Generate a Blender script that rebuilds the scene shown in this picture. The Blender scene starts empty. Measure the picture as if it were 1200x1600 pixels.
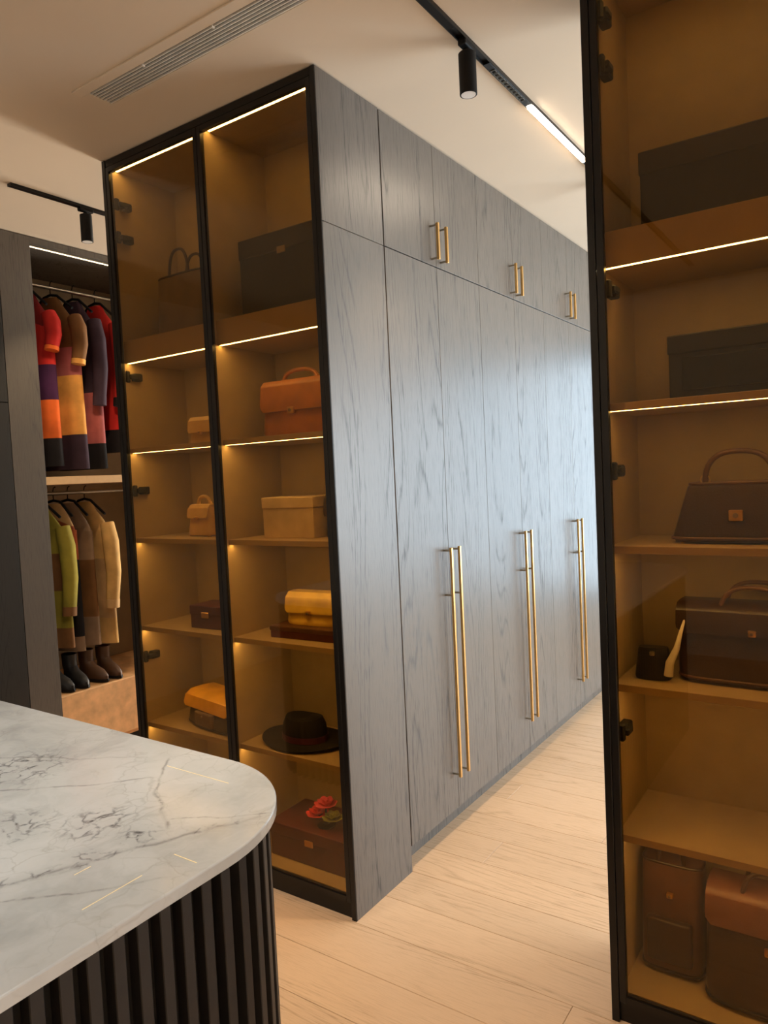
import bpy, bmesh, math, random
from mathutils import Vector, Matrix
random.seed(7)
PI = math.pi
scene = bpy.context.scene
C = scene.collection

# ------------------------------------------------------------------ camera
cd = bpy.data.cameras.new('camera')
cam = bpy.data.objects.new('camera', cd); C.objects.link(cam)
right = Vector((0.826324, 0.561229, -0.047017))
down = Vector((-0.009914, -0.068974, -0.997569))
fwd = Vector((-0.563108, 0.824782, -0.051431))
mw = Matrix((right, -down, -fwd)).transposed().to_4x4()
mw.translation = Vector((0, 0, 1.54))
cam.matrix_world = mw
cd.sensor_fit = 'AUTO'; cd.sensor_width = 36.0
cd.lens = 36.0 * 1136.0 / 1600.0
cd.clip_start = 0.02
scene.camera = cam

# ------------------------------------------------------------------ world, lights, exposure
w = bpy.data.worlds.new('world'); scene.world = w; w.use_nodes = True
w.node_tree.nodes['Background'].inputs[0].default_value = (0.62, 0.78, 1.0, 1)
w.node_tree.nodes['Background'].inputs[1].default_value = 1.0
scene.view_settings.view_transform = 'Standard'
scene.view_settings.look = 'None'
scene.view_settings.gamma = 1.0
scene.view_settings.use_curve_mapping = False
scene.view_settings.exposure = 0.0

WARM = (1.0, 0.74, 0.46)
NEUT = (1.0, 0.955, 0.88)

def area_light(name, loc, rot, sx, sy, energy, color, parent=None):
    l = bpy.data.lights.new(name, 'AREA'); l.shape = 'RECTANGLE'; l.size = sx; l.size_y = sy
    l.energy = energy; l.color = color
    o = bpy.data.objects.new(name, l); C.objects.link(o)
    o.location = loc; o.rotation_euler = rot
    if parent: o.parent = parent
    return o

# daylight outside the windows: far end of the aisle, an added one in the right-hand wall, far end of the left aisle
area_light('daylight', (0.25, 6.62, 1.45), (-PI/2, 0, 0), 3.4, 2.1, 85, (0.66, 0.84, 1.0))
area_light('daylight', (2.62, 4.4, 1.35), (0, PI/2, 0), 1.9, 3.2, 315, (0.86, 0.93, 1.0))  # unseen window light added to brighten the near oak panel
area_light('daylight', (-3.17, 6.62, 1.45), (-PI/2, 0, 0), 0.95, 2.4, 360, (1.0, 0.90, 0.79))

H = 2.888          # ceiling
X0, Y0 = -1.508, 1.923   # corner of wardrobe block
YB = 2.288         # back of glass cabinets / first wardrobe door

# ------------------------------------------------------------------ helpers
ORG = {}
def org(o): return ORG.get(o.name, Vector((0, 0, 0)))

class MB:
    """collects shapes into one bmesh"""
    def __init__(self): self.bm = bmesh.new()
    def box(self, x0, x1, y0, y1, z0, z1, bev=0.0, seg=1):
        r = bmesh.ops.create_cube(self.bm, size=1.0)
        vs = r['verts']
        for v in vs:
            v.co = Vector(((x0+x1)/2 + v.co.x*(x1-x0), (y0+y1)/2 + v.co.y*(y1-y0), (z0+z1)/2 + v.co.z*(z1-z0)))
        if bev > 0:
            es = list({e for v in vs for e in v.link_edges})
            bmesh.ops.bevel(self.bm, geom=es, offset=bev, segments=seg, profile=0.5, affect='EDGES')
        return self
    def rings(self, rings, closed=True, cap=True):
        rv = [[self.bm.verts.new(p) for p in r] for r in rings]
        n = len(rv[0])
        for a, b in zip(rv[:-1], rv[1:]):
            for i in range(n if closed else n-1):
                j = (i+1) % n
                try: self.bm.faces.new((a[i], a[j], b[j], b[i]))
                except ValueError: pass
        if cap:
            self.bm.faces.new(list(reversed(rv[0]))); self.bm.faces.new(rv[-1])
        return self
    def tube(self, pts, r, seg=10, cap=True, rs=None):
        pts = [Vector(p) for p in pts]
        rings = []; prev = None
        for i, p in enumerate(pts):
            t = (pts[min(i+1, len(pts)-1)] - pts[max(i-1, 0)]).normalized()
            if prev is None:
                u = t.orthogonal().normalized()
            else:
                u = (prev - t*prev.dot(t))
                u = u.normalized() if u.length > 1e-6 else t.orthogonal().normalized()
            prev = u; v = t.cross(u)
            rr = rs[i] if rs else r
            rings.append([p + (u*math.cos(2*PI*k/seg) + v*math.sin(2*PI*k/seg))*rr for k in range(seg)])
        return self.rings(rings, True, cap)
    def lathe(self, prof, cx=0, cy=0, seg=32, sx=1.0, sy=1.0):
        rings = [[Vector((cx + r*math.cos(2*PI*k/seg)*sx, cy + r*math.sin(2*PI*k/seg)*sy, z)) for k in range(seg)] for r, z in prof]
        return self.rings(rings, True, True)
    def prism(self, outline, z0, z1):
        return self.rings([[Vector((x, y, z0)) for x, y in outline], [Vector((x, y, z1)) for x, y in outline]], True, True)

def place(name, mesh, mat, parent=None, loc=(0, 0, 0)):
    o = bpy.data.objects.new(name, mesh); C.objects.link(o)
    o.location = loc
    if parent: o.parent = parent
    return o

def obj(name, mb, mat, parent=None, smooth=False, mats=None):
    """mesh written in the frame of its root; origin set at the base of its box"""
    bm = mb.bm
    bmesh.ops.recalc_face_normals(bm, faces=bm.faces[:])
    lo = Vector((min(v.co.x for v in bm.verts), min(v.co.y for v in bm.verts), min(v.co.z for v in bm.verts)))
    hi = Vector((max(v.co.x for v in bm.verts), max(v.co.y for v in bm.verts), max(v.co.z for v in bm.verts)))
    o0 = Vector(((lo.x+hi.x)/2, (lo.y+hi.y)/2, lo.z))
    for v in bm.verts: v.co -= o0
    if smooth:
        for f in bm.faces: f.smooth = True
        for e in bm.edges:
            if len(e.link_faces) == 2 and e.calc_face_angle(0) > 0.7: e.smooth = False
    me = bpy.data.meshes.new(name); bm.to_mesh(me); bm.free()
    for m in (mats or [mat]): me.materials.append(m)
    o = bpy.data.objects.new(name, me); C.objects.link(o)
    o.location = o0 - (org(parent) if parent else Vector((0, 0, 0)))
    if parent: o.parent = parent
    ORG[o.name] = o0
    return o

def tag(o, label=None, cat=None, group=None, kind=None):
    if label: o['label'] = label
    if cat: o['category'] = cat
    if group: o['group'] = group
    if kind: o['kind'] = kind
    return o

def thing(name, label, cat, loc=(0, 0, 0), group=None):
    o = bpy.data.objects.new(name, None); C.objects.link(o)
    o.empty_display_size = 0.1
    o.location = loc; ORG[o.name] = Vector(loc)
    return tag(o, label, cat, group)

def settle(root, loc, rz=0.0):
    """root was built at the origin: move it to its place"""
    root.location = loc; root.rotation_euler = (0, 0, rz)
    ORG[root.name] = Vector(loc)
    return root

def child_copy(src, parent, loc):
    c = src.copy(); C.objects.link(c); c.parent = parent; c.location = loc
    return c

# ------------------------------------------------------------------ materials
class NT:
    def __init__(self, name):
        self.m = bpy.data.materials.new(name); self.m.use_nodes = True
        self.t = self.m.node_tree; self.n = self.t.nodes; self.l = self.t.links
        self.b = self.n['Principled BSDF']; self.out = self.n['Material Output']
    def new(self, typ, **kw):
        x = self.n.new(typ)
        for k, v in kw.items(): setattr(x, k, v)
        return x
    def link(self, a, b): self.l.new(a, b)
    def val(self, sock, v): self.b.inputs[sock].default_value = v
    def math(self, op, a, b=None, clamp=False):
        x = self.n.new('ShaderNodeMath'); x.operation = op; x.use_clamp = clamp
        for i, s in enumerate((a, b)):
            if s is None: continue
            if isinstance(s, (int, float)): x.inputs[i].default_value = s
            else: self.link(s, x.inputs[i])
        return x.outputs[0]
    def ramp(self, fac, stops):
        r = self.n.new('ShaderNodeValToRGB'); e = r.color_ramp.elements
        while len(e) > 1: e.remove(e[-1])
        e[0].position = stops[0][0]; e[0].color = (*stops[0][1], 1) if not isinstance(stops[0][1], (int, float)) else (stops[0][1],)*3 + (1,)
        for p, c in stops[1:]:
            x = e.new(p); x.color = (*c, 1) if not isinstance(c, (int, float)) else (c, c, c, 1)
        self.link(fac, r.inputs[0]); return r.outputs[0]
    def mapping(self, vec, scale=(1, 1, 1), loc=(0, 0, 0), rot=(0, 0, 0)):
        x = self.n.new('ShaderNodeMapping'); self.link(vec, x.inputs[0])
        x.inputs['Scale'].default_value = scale; x.inputs['Location'].default_value = loc; x.inputs['Rotation'].default_value = rot
        return x.outputs[0]
    def noise(self, vec, scale, detail=3, rough=0.5, dist=0.0):
        x = self.n.new('ShaderNodeTexNoise'); self.link(vec, x.inputs['Vector'])
        x.inputs['Scale'].default_value = scale; x.inputs['Detail'].default_value = detail
        x.inputs['Roughness'].default_value = rough; x.inputs['Distortion'].default_value = dist
        return x.outputs[0]
    def mix(self, fac, a, b, mode='MIX'):
        x = self.n.new('ShaderNodeMix'); x.data_type = 'RGBA'; x.blend_type = mode
        for i, s in ((0, fac), (6, a), (7, b)):
            if isinstance(s, (int, float)): x.inputs[i].default_value = s
            elif isinstance(s, tuple): x.inputs[i].default_value = (*s, 1)
            else: self.link(s, x.inputs[i])
        return x.outputs[2]
    def bump(self, h, strength, dist=0.002):
        x = self.n.new('ShaderNodeBump'); x.inputs['Strength'].default_value = strength; x.inputs['Distance'].default_value = dist
        self.link(h, x.inputs['Height']); self.link(x.outputs[0], self.b.inputs['Normal'])
    def pos(self):
        """object position plus a shift of its own for each object"""
        g = self.n.new('ShaderNodeTexCoord'); oi = self.n.new('ShaderNodeObjectInfo')
        s = self.n.new('ShaderNodeVectorMath'); s.operation = 'SCALE'
        cx = self.n.new('ShaderNodeCombineXYZ')
        for i in range(3): self.link(oi.outputs['Random'], cx.inputs[i])
        self.link(cx.outputs[0], s.inputs[0]); s.inputs['Scale'].default_value = 37.0
        a = self.n.new('ShaderNodeVectorMath'); a.operation = 'ADD'
        self.link(g.outputs['Object'], a.inputs[0]); self.link(s.outputs[0], a.inputs[1])
        self.rand = oi.outputs['Random']
        return a.outputs[0]

def plain(name, col, rough=0.5, metal=0.0, spec=0.5, mottle=0.0, mscale=30.0, bump=0.0):
    t = NT(name); t.val('Roughness', rough); t.val('Metallic', metal); t.val('Specular IOR Level', spec)
    p = t.pos(); nz = t.noise(p, mscale, 3)
    lo = tuple(c*(1-mottle) for c in col); hi = tuple(min(1, c*(1+mottle)) for c in col)
    t.link(t.ramp(nz, [(0.3, lo), (0.7, hi)]), t.b.inputs['Base Color'])
    if bump: t.bump(nz, bump)
    return t.m

def leather(name, col, rough=0.42, grain=260.0):
    t = NT(name); t.val('Roughness', rough)
    p = t.pos()
    v = t.new('ShaderNodeTexVoronoi'); t.link(p, v.inputs['Vector']); v.inputs['Scale'].default_value = grain
    nz = t.noise(p, 14, 3)
    t.link(t.ramp(nz, [(0.3, tuple(c*0.8 for c in col)), (0.7, tuple(min(1, c*1.15) for c in col))]), t.b.inputs['Base Color'])
    t.bump(v.outputs[0], 0.25, 0.001)
    return t.m

def fabric(name, col, scale=500.0):
    t = NT(name); t.val('Roughness', 0.85); t.val('Specular IOR Level', 0.25)
    p = t.pos(); nz = t.noise(p, 9, 4); fz = t.noise(p, scale, 2)
    t.link(t.ramp(nz, [(0.3, tuple(c*0.75 for c in col)), (0.7, tuple(min(1, c*1.15) for c in col))]), t.b.inputs['Base Color'])
    t.bump(fz, 0.3, 0.001)
    return t.m

def wood(name, base, line, axis, rough, wscale, line_amt, tone=0.12, bump=0.15, spec=0.5):
    """axis: along which the grain runs; cathedral bands, pores, tone of each board"""
    t = NT(name); t.val('Specular IOR Level', spec)
    p = t.pos()
    def st(across, along): return tuple(along if a == axis else across for a in 'XYZ')
    # contour lines of a stretched noise field give cathedral grain
    warp = t.noise(t.mapping(p, st(1.0, 0.085)), 4.0, 1, 0.4)
    wob = t.noise(t.mapping(p, st(28.0, 3.0)), 1.0, 3, 0.6)
    f = t.math('ADD', t.math('MULTIPLY', warp, wscale), t.math('MULTIPLY', wob, 0.55))
    d = t.math('ABSOLUTE', t.math('SUBTRACT', t.math('FRACT', f), 0.5))
    lines = t.ramp(d, [(0.0, 1.0), (0.07, 0.45), (0.16, 0.0)])
    pores = t.noise(t.mapping(p, st(420, 16)), 1.0, 2, 0.6)
    pr = t.ramp(pores, [(0.50, 0.0), (0.64, 1.0)])
    tick = t.ramp(t.noise(t.mapping(p, st(190, 9)), 1.0, 2, 0.55), [(0.56, 0.0), (0.66, 1.0)])
    band = t.ramp(t.noise(t.mapping(p, st(11, 0.35)), 1.0, 1), [(0.42, 0.12), (0.60, 1.0)])
    amt = t.math('ADD', t.math('MULTIPLY', t.math('MULTIPLY', lines, band), t.math('ADD', t.math('MULTIPLY', pr, 0.6), 0.5)), t.math('ADD', t.math('MULTIPLY', pr, 0.26), t.math('MULTIPLY', tick, t.math('ADD', t.math('MULTIPLY', band, 0.55), 0.12))), True)
    col = t.mix(t.math('MULTIPLY', amt, line_amt), base, line)
    tn = t.math('ADD', t.math('MULTIPLY', t.rand, 2*tone), 1.0 - tone)
    hv = t.new('ShaderNodeHueSaturation'); t.link(col, hv.inputs['Color']); t.link(tn, hv.inputs['Value'])
    t.link(hv.outputs[0], t.b.inputs['Base Color'])
    t.link(t.math('ADD', t.math('MULTIPLY', amt, 0.22), rough, True), t.b.inputs['Roughness'])
    t.bump(t.math('SUBTRACT', 1.0, amt), bump, 0.001)
    return t.m

def glass_mat(name, tint, ior=1.42, rough=0.0):
    t = NT(name)
    tr = t.new('ShaderNodeBsdfTransparent'); tr.inputs[0].default_value = (*tint, 1)
    gl = t.new('ShaderNodeBsdfGlossy'); gl.inputs['Roughness'].default_value = rough; gl.inputs[0].default_value = (1, 1, 1, 1)
    fr = t.new('ShaderNodeFresnel'); geo = t.new('ShaderNodeNewGeometry')
    # the pane is thin: its back face reflects like its front face
    t.link(t.math('ADD', t.math('MULTIPLY', geo.outputs['Backfacing'], 1.0/ior - ior), ior), fr.inputs[0])
    mx = t.new('ShaderNodeMixShader'); t.link(fr.outputs[0], mx.inputs[0]); t.link(tr.outputs[0], mx.inputs[1]); t.link(gl.outputs[0], mx.inputs[2])
    t.link(mx.outputs[0], t.out.inputs[0])
    return t.m

def emit_mat(name, col, strength):
    t = NT(name); t.val('Base Color', (0.8, 0.8, 0.8, 1))
    t.val('Emission Color', (*col, 1)); t.val('Emission Strength', strength)
    return t.m

M = {}
M['oak_dark'] = wood('charcoal_oak', (0.112, 0.098, 0.085), (0.018, 0.016, 0.014), 'Z', 0.33, 30.0, 0.95, 0.03, 0.10, 0.9)
M['oak_shaded'] = wood('shaded_oak', (0.020, 0.018, 0.016), (0.008, 0.007, 0.006), 'Z', 0.5, 30.0, 0.95, 0.03, 0.10, 0.4)  # charcoal oak darkened so its colour holds the shade at far left
M['floor'] = wood('oak_floor', (0.68, 0.46, 0.285), (0.44, 0.27, 0.15), 'X', 0.40, 24.0, 0.75, 0.06, 0.05)
M['floor_base'] = plain('subfloor', (0.10, 0.065, 0.04), 0.8)
M['ceil'] = plain('ceiling_paint', (0.70, 0.595, 0.47), 0.9, spec=0.2, mottle=0.015, mscale=2)
M['wall'] = plain('wall_paint', (0.78, 0.71, 0.61), 0.9, spec=0.2, mottle=0.02, mscale=2)
M['black'] = plain('black_metal', (0.008, 0.0075, 0.0075), 0.34, spec=0.35, mottle=0.15)
M['black_matte'] = plain('black_matte', (0.008, 0.0075, 0.0075), 0.6, spec=0.25, mottle=0.1)
M['carcass'] = plain('carcass_inside', (0.42, 0.31, 0.185), 0.5, mottle=0.06, mscale=12)
M['shelf'] = plain('shelf_laminate', (0.46, 0.34, 0.21), 0.45, mottle=0.05, mscale=12)
M['glass'] = glass_mat('bronze_glass', (0.80, 0.68, 0.44))
M['clear'] = glass_mat('clear_glass', (0.97, 0.985, 0.98))
M['led'] = emit_mat('led_strip', (1.0, 0.74, 0.38), 38.0)
M['led_dim'] = emit_mat('led_strip_dim', (1.0, 0.74, 0.42), 4.0)
M['linear'] = emit_mat('linear_diffuser', (1.0, 0.82, 0.60), 42.0)
M['lens'] = emit_mat('spot_lens', (1.0, 0.86, 0.72), 0.9)
M['brass'] = plain('brushed_brass', (0.78, 0.50, 0.20), 0.28, 1.0, mottle=0.06)
M['steel'] = plain('satin_steel', (0.42, 0.38, 0.32), 0.3, 1.0, mottle=0.05)
M['gold'] = plain('inlaid_brass', (1.0, 0.85, 0.50), 0.4, 0.0, mottle=0.04)
M['vent'] = plain('vent_aluminium', (0.78, 0.74, 0.68), 0.45, 0.0, mottle=0.03)
M['void'] = plain('dark_void', (0.012, 0.012, 0.012), 0.9)
M['white'] = plain('white_frame', (0.80, 0.78, 0.75), 0.5, mottle=0.02)

def marble():
    t = NT('grey_veined_marble'); t.val('Roughness', 0.16); t.val('Specular IOR Level', 0.5)
    g = t.mapping(t.new('ShaderNodeTexCoord').outputs['Object'], (1, 1, 1), (-1.825, 0.181, 0))   # slab coordinates
    def warped(amp, scale, detail):
        wv = t.new('ShaderNodeTexNoise'); t.link(g, wv.inputs['Vector']); wv.inputs['Scale'].default_value = scale; wv.inputs['Detail'].default_value = detail
        c = t.new('ShaderNodeVectorMath'); c.operation = 'SUBTRACT'; t.link(wv.outputs['Color'], c.inputs[0]); c.inputs[1].default_value = (0.5, 0.5, 0.5)
        add = t.new('ShaderNodeVectorMath'); add.operation = 'MULTIPLY_ADD'
        t.link(c.outputs[0], add.inputs[0]); add.inputs[1].default_value = (amp, amp, 0); t.link(g, add.inputs[2])
        return add.outputs[0]
    p = warped(0.30, 4.5, 5)
    pf = warped(0.10, 14.0, 4)
    clouds = t.ramp(t.noise(p, 3.4, 6, 0.62), [(0.30, (0.36, 0.38, 0.385)), (0.50, (0.52, 0.545, 0.55)), (0.72, (0.61, 0.635, 0.645))])
    def veins(vec, scale, hi, shift):
        v = t.new('ShaderNodeTexVoronoi', feature='DISTANCE_TO_EDGE')
        t.link(t.mapping(vec, (1, 1, 1), shift), v.inputs['Vector']); v.inputs['Scale'].default_value = scale
        return t.ramp(v.outputs['Distance'], [(0.0, 1.0), (hi, 0.0)])
    faint = veins(p, 6.5, 0.020, (2.2, 1.1, 0))
    fine = veins(pf, 13.0, 0.030, (0.7, 4.1, 0))
    scratch = veins(pf, 30.0, 0.13, (5.2, 3.1, 0))
    brk = t.ramp(t.noise(g, 26.0, 4, 0.7), [(0.43, 0.0), (0.56, 1.0)])
    brk2 = t.ramp(t.noise(g, 7.0, 3, 0.6), [(0.42, 0.0), (0.62, 1.0)])
    def dot(v, d):
        x = t.new('ShaderNodeVectorMath'); x.operation = 'DOT_PRODUCT'; t.link(v, x.inputs[0]); x.inputs[1].default_value = d
        return x.outputs['Value']
    def line(vec, A, B, w):
        A = Vector((*A, 0)); B = Vector((*B, 0)); d = (B-A).normalized(); n = Vector((-d.y, d.x, 0)); L = (B-A).length
        v = t.math('ABSOLUTE', t.math('SUBTRACT', dot(vec, n), A.dot(n)))
        u = t.math('ABSOLUTE', t.math('SUBTRACT', dot(vec, d), A.dot(d) + L/2))
        return t.math('MULTIPLY', t.ramp(t.math('DIVIDE', v, w), [(0.0, 1.0), (0.35, 0.6), (1.0, 0.0)]), t.ramp(t.math('DIVIDE', u, L), [(0.42, 1.0), (0.56, 0.0)]))
    def blob(c, rad):
        x = t.new('ShaderNodeVectorMath'); x.operation = 'MULTIPLY_ADD'; t.link(g, x.inputs[0]); x.inputs[1].default_value = (1, 1, 0); x.inputs[2].default_value = (-c[0], -c[1], 0)
        l = t.new('ShaderNodeVectorMath'); l.operation = 'LENGTH'; t.link(x.outputs[0], l.inputs[0])
        return t.ramp(t.math('DIVIDE', l.outputs['Value'], rad), [(0.25, 1.0), (1.0, 0.0)])
    def union(lst):
        o = lst[0]
        for q in lst[1:]: o = t.math('MAXIMUM', o, q)
        return o
    c = t.mix(t.math('MULTIPLY', t.math('MULTIPLY', faint, brk2), 0.42), clouds, (0.36, 0.35, 0.33))
    c = t.mix(t.math('MULTIPLY', t.math('MULTIPLY', fine, brk2), 0.30), c, (0.30, 0.30, 0.29))
    # grey veins with soft halos crossing the slab
    pw = warped(0.05, 9.0, 4)
    halo = union([line(pw, (-1.25, 0.40), (-0.93, 0.97), 0.035), line(pw, (-1.20, 0.45), (-0.93, 0.72), 0.025)])
    c = t.mix(t.math('MULTIPLY', halo, 0.22), c, (0.40, 0.40, 0.39))
    gv = union([line(pw, (-1.25, 0.40), (-0.95, 0.94), 0.007), line(pw, (-1.20, 0.45), (-0.94, 0.71), 0.005), line(pw, (-1.34, 1.04), (-1.22, 0.92), 0.005),
                line(pw, (-1.22, 0.92), (-1.07, 0.82), 0.006), line(pw, (-1.10, 0.84), (-0.94, 0.965), 0.004), line(pw, (-1.60, 0.70), (-1.28, 0.95), 0.005), line(pw, (-1.9, 0.75), (-1.45, 1.0), 0.005)])
    c = t.mix(t.math('MULTIPLY', gv, t.math('ADD', t.math('MULTIPLY', brk, 0.5), 0.22)), c, (0.20, 0.20, 0.20))
    # dark branching clusters
    bl = union([blob((-1.205, 0.775), 0.085), blob((-1.095, 0.785), 0.045), blob((-1.10, 0.690), 0.04), blob((-1.60, 0.845), 0.13), t.math('MULTIPLY', blob((-1.33, 0.69), 0.09), 0.8),
                t.math('MULTIPLY', line(pw, (-1.22, 0.48), (-1.05, 0.76), 0.02), 0.7), t.math('MULTIPLY', line(pw, (-1.02, 0.83), (-0.96, 0.93), 0.014), 0.9), blob((-2.1, 0.3), 0.15), blob((-1.6, -0.1), 0.15)])
    dark = t.math('MULTIPLY', t.math('MULTIPLY', scratch, brk), bl, True)
    c = t.mix(t.math('MULTIPLY', dark, 1.0), c, (0.035, 0.035, 0.040))
    c = t.mix(t.math('MULTIPLY', bl, 0.12), c, (0.30, 0.30, 0.30))
    t.link(c, t.b.inputs['Base Color'])
    return t.m
M['marble'] = marble()
M['slat'] = plain('charcoal_slat', (0.024, 0.022, 0.021), 0.45, spec=0.25, mottle=0.1, mscale=40)

# ------------------------------------------------------------------ the setting
XL, XR, YN, YF = -4.34, 2.30, -2.2, 6.2      # inner faces of the room

floor = tag(obj('floor', MB().box(XL-0.1, XR+0.1, YN-0.1, YF+0.1, -0.12, -0.016), M['floor_base']), kind='structure')
pitch = 0.186; gap = 0.0012
k0 = int(math.floor((YN - 2.291)/pitch)); k1 = int(math.ceil((YF - 2.291)/pitch))
plank_mesh = {}
def plank(x0, x1, y0, y1):
    key = (round(x1-x0, 3), round(y1-y0, 3))
    if key not in plank_mesh:
        mb = MB().box(-key[0]/2, key[0]/2, -key[1]/2, key[1]/2, 0, 0.016, 0.0012)
        me = bpy.data.meshes.new('plank'); mb.bm.to_mesh(me); mb.bm.free(); me.materials.append(M['floor'])
        plank_mesh[key] = me
    o = bpy.data.objects.new('plank', plank_mesh[key]); C.objects.link(o); o.parent = floor
    o.location = Vector(((x0+x1)/2, (y0+y1)/2, -0.016)) - org(floor)
LEN = 2.2
offs = {-3: -0.738, -2: -0.20, -4: -1.9, -5: -0.95, -1: -1.75, 0: -0.60, 1: -1.30, 2: -0.1, 3: -0.95, 4: -1.45, 5: -0.45, 6: -1.1}
for k in range(k0, k1):
    y0 = max(YN, 2.291 + k*pitch) + gap/2; y1 = min(YF, 2.291 + (k+1)*pitch) - gap/2
    if y1 - y0 < 0.02: continue
    s = offs.get(k, random.uniform(-2.2, 0)); x = s - LEN*math.ceil((s - XL)/LEN)
    while x < XR:
        a = max(x, XL) + gap/2; b = min(x+LEN, XR) - gap/2
        if b - a > 0.02: plank(a, b, y0, y1)
        x += LEN

tag(obj('ceiling', MB().box(XL-0.1, XR+0.1, YN-0.1, YF+0.1, H, H+0.1), M['ceil']), kind='structure')
tag(obj('wall_left', MB().box(XL-0.1, XL, YN-0.1, YF+0.1, -0.02, H), M['wall']), kind='structure')
tag(obj('wall_near', MB().box(XL, XR, YN-0.1, YN, -0.02, H), M['wall']), kind='structure')
WZ0, WZ1 = 0.35, 2.56
W1 = (-1.42, 1.92); W2 = (-3.64, -2.70); W3 = (2.80, 6.00)     # openings: far wall twice, an added one in the right wall
wf = MB()
for a, b in ((XL, W2[0]), (W2[1], W1[0]), (W1[1], XR)): wf.box(a, b, YF, YF+0.14, -0.02, H)
for (a, b), zz in ((W1, WZ1), (W2, 2.66)):
    wf.box(a, b, YF, YF+0.14, -0.02, WZ0); wf.box(a, b, YF, YF+0.14, zz, H)
tag(obj('wall_far', wf, M['wall']), kind='structure')
wr = MB()
wr.box(XR, XR+0.14, YN-0.1, W3[0], -0.02, H); wr.box(XR, XR+0.14, W3[1], YF+0.1, -0.02, H)
wr.box(XR, XR+0.14, W3[0], W3[1], -0.02, WZ0); wr.box(XR, XR+0.14, W3[0], W3[1], 2.36, H)
tag(obj('wall_right', wr, M['wall']), kind='structure')
def window(n, a, b, z1, posts, along):
    def bx(mb, u0, u1, d0, d1, z0, z1):
        if along == 'X': mb.box(u0, u1, YF+d0, YF+d1, z0, z1)
        else: mb.box(XR+d0, XR+d1, u0, u1, z0, z1)
        return mb
    wn = MB()
    bars = [(a, a+0.05)] + [(p-0.03, p+0.03) for p in posts] + [(b-0.05, b)]
    for u0, u1 in bars: bx(wn, u0, u1, 0.03, 0.09, WZ0, z1)
    for z0, zz in ((WZ0, WZ0+0.05), (z1-0.05, z1)): bx(wn, a+0.05, b-0.05, 0.03, 0.09, z0, zz)
    o = tag(obj('window_%d' % n, wn, M['black']), kind='structure')
    for (p, u0), (u1, q) in zip(bars[:-1], bars[1:]):
        obj('window_pane', bx(MB(), u0, u1, 0.055, 0.063, WZ0+0.05, z1-0.05), M['clear'], o)
window(1, *W1, WZ1, (-0.31, 0.81), 'X'); window(2, *W2, 2.66, (), 'X'); window(3, *W3, 2.36, (3.87, 4.93), 'Y')  # the right-hand one is added for its light
# the core between the two rows of wardrobes, clad in the same oak
tag(obj('wall_core', MB().box(-2.645, -2.09, YB+0.004, YB+0.004+8*0.387, 0, H-0.002), M['oak_dark']), kind='structure')

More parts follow.
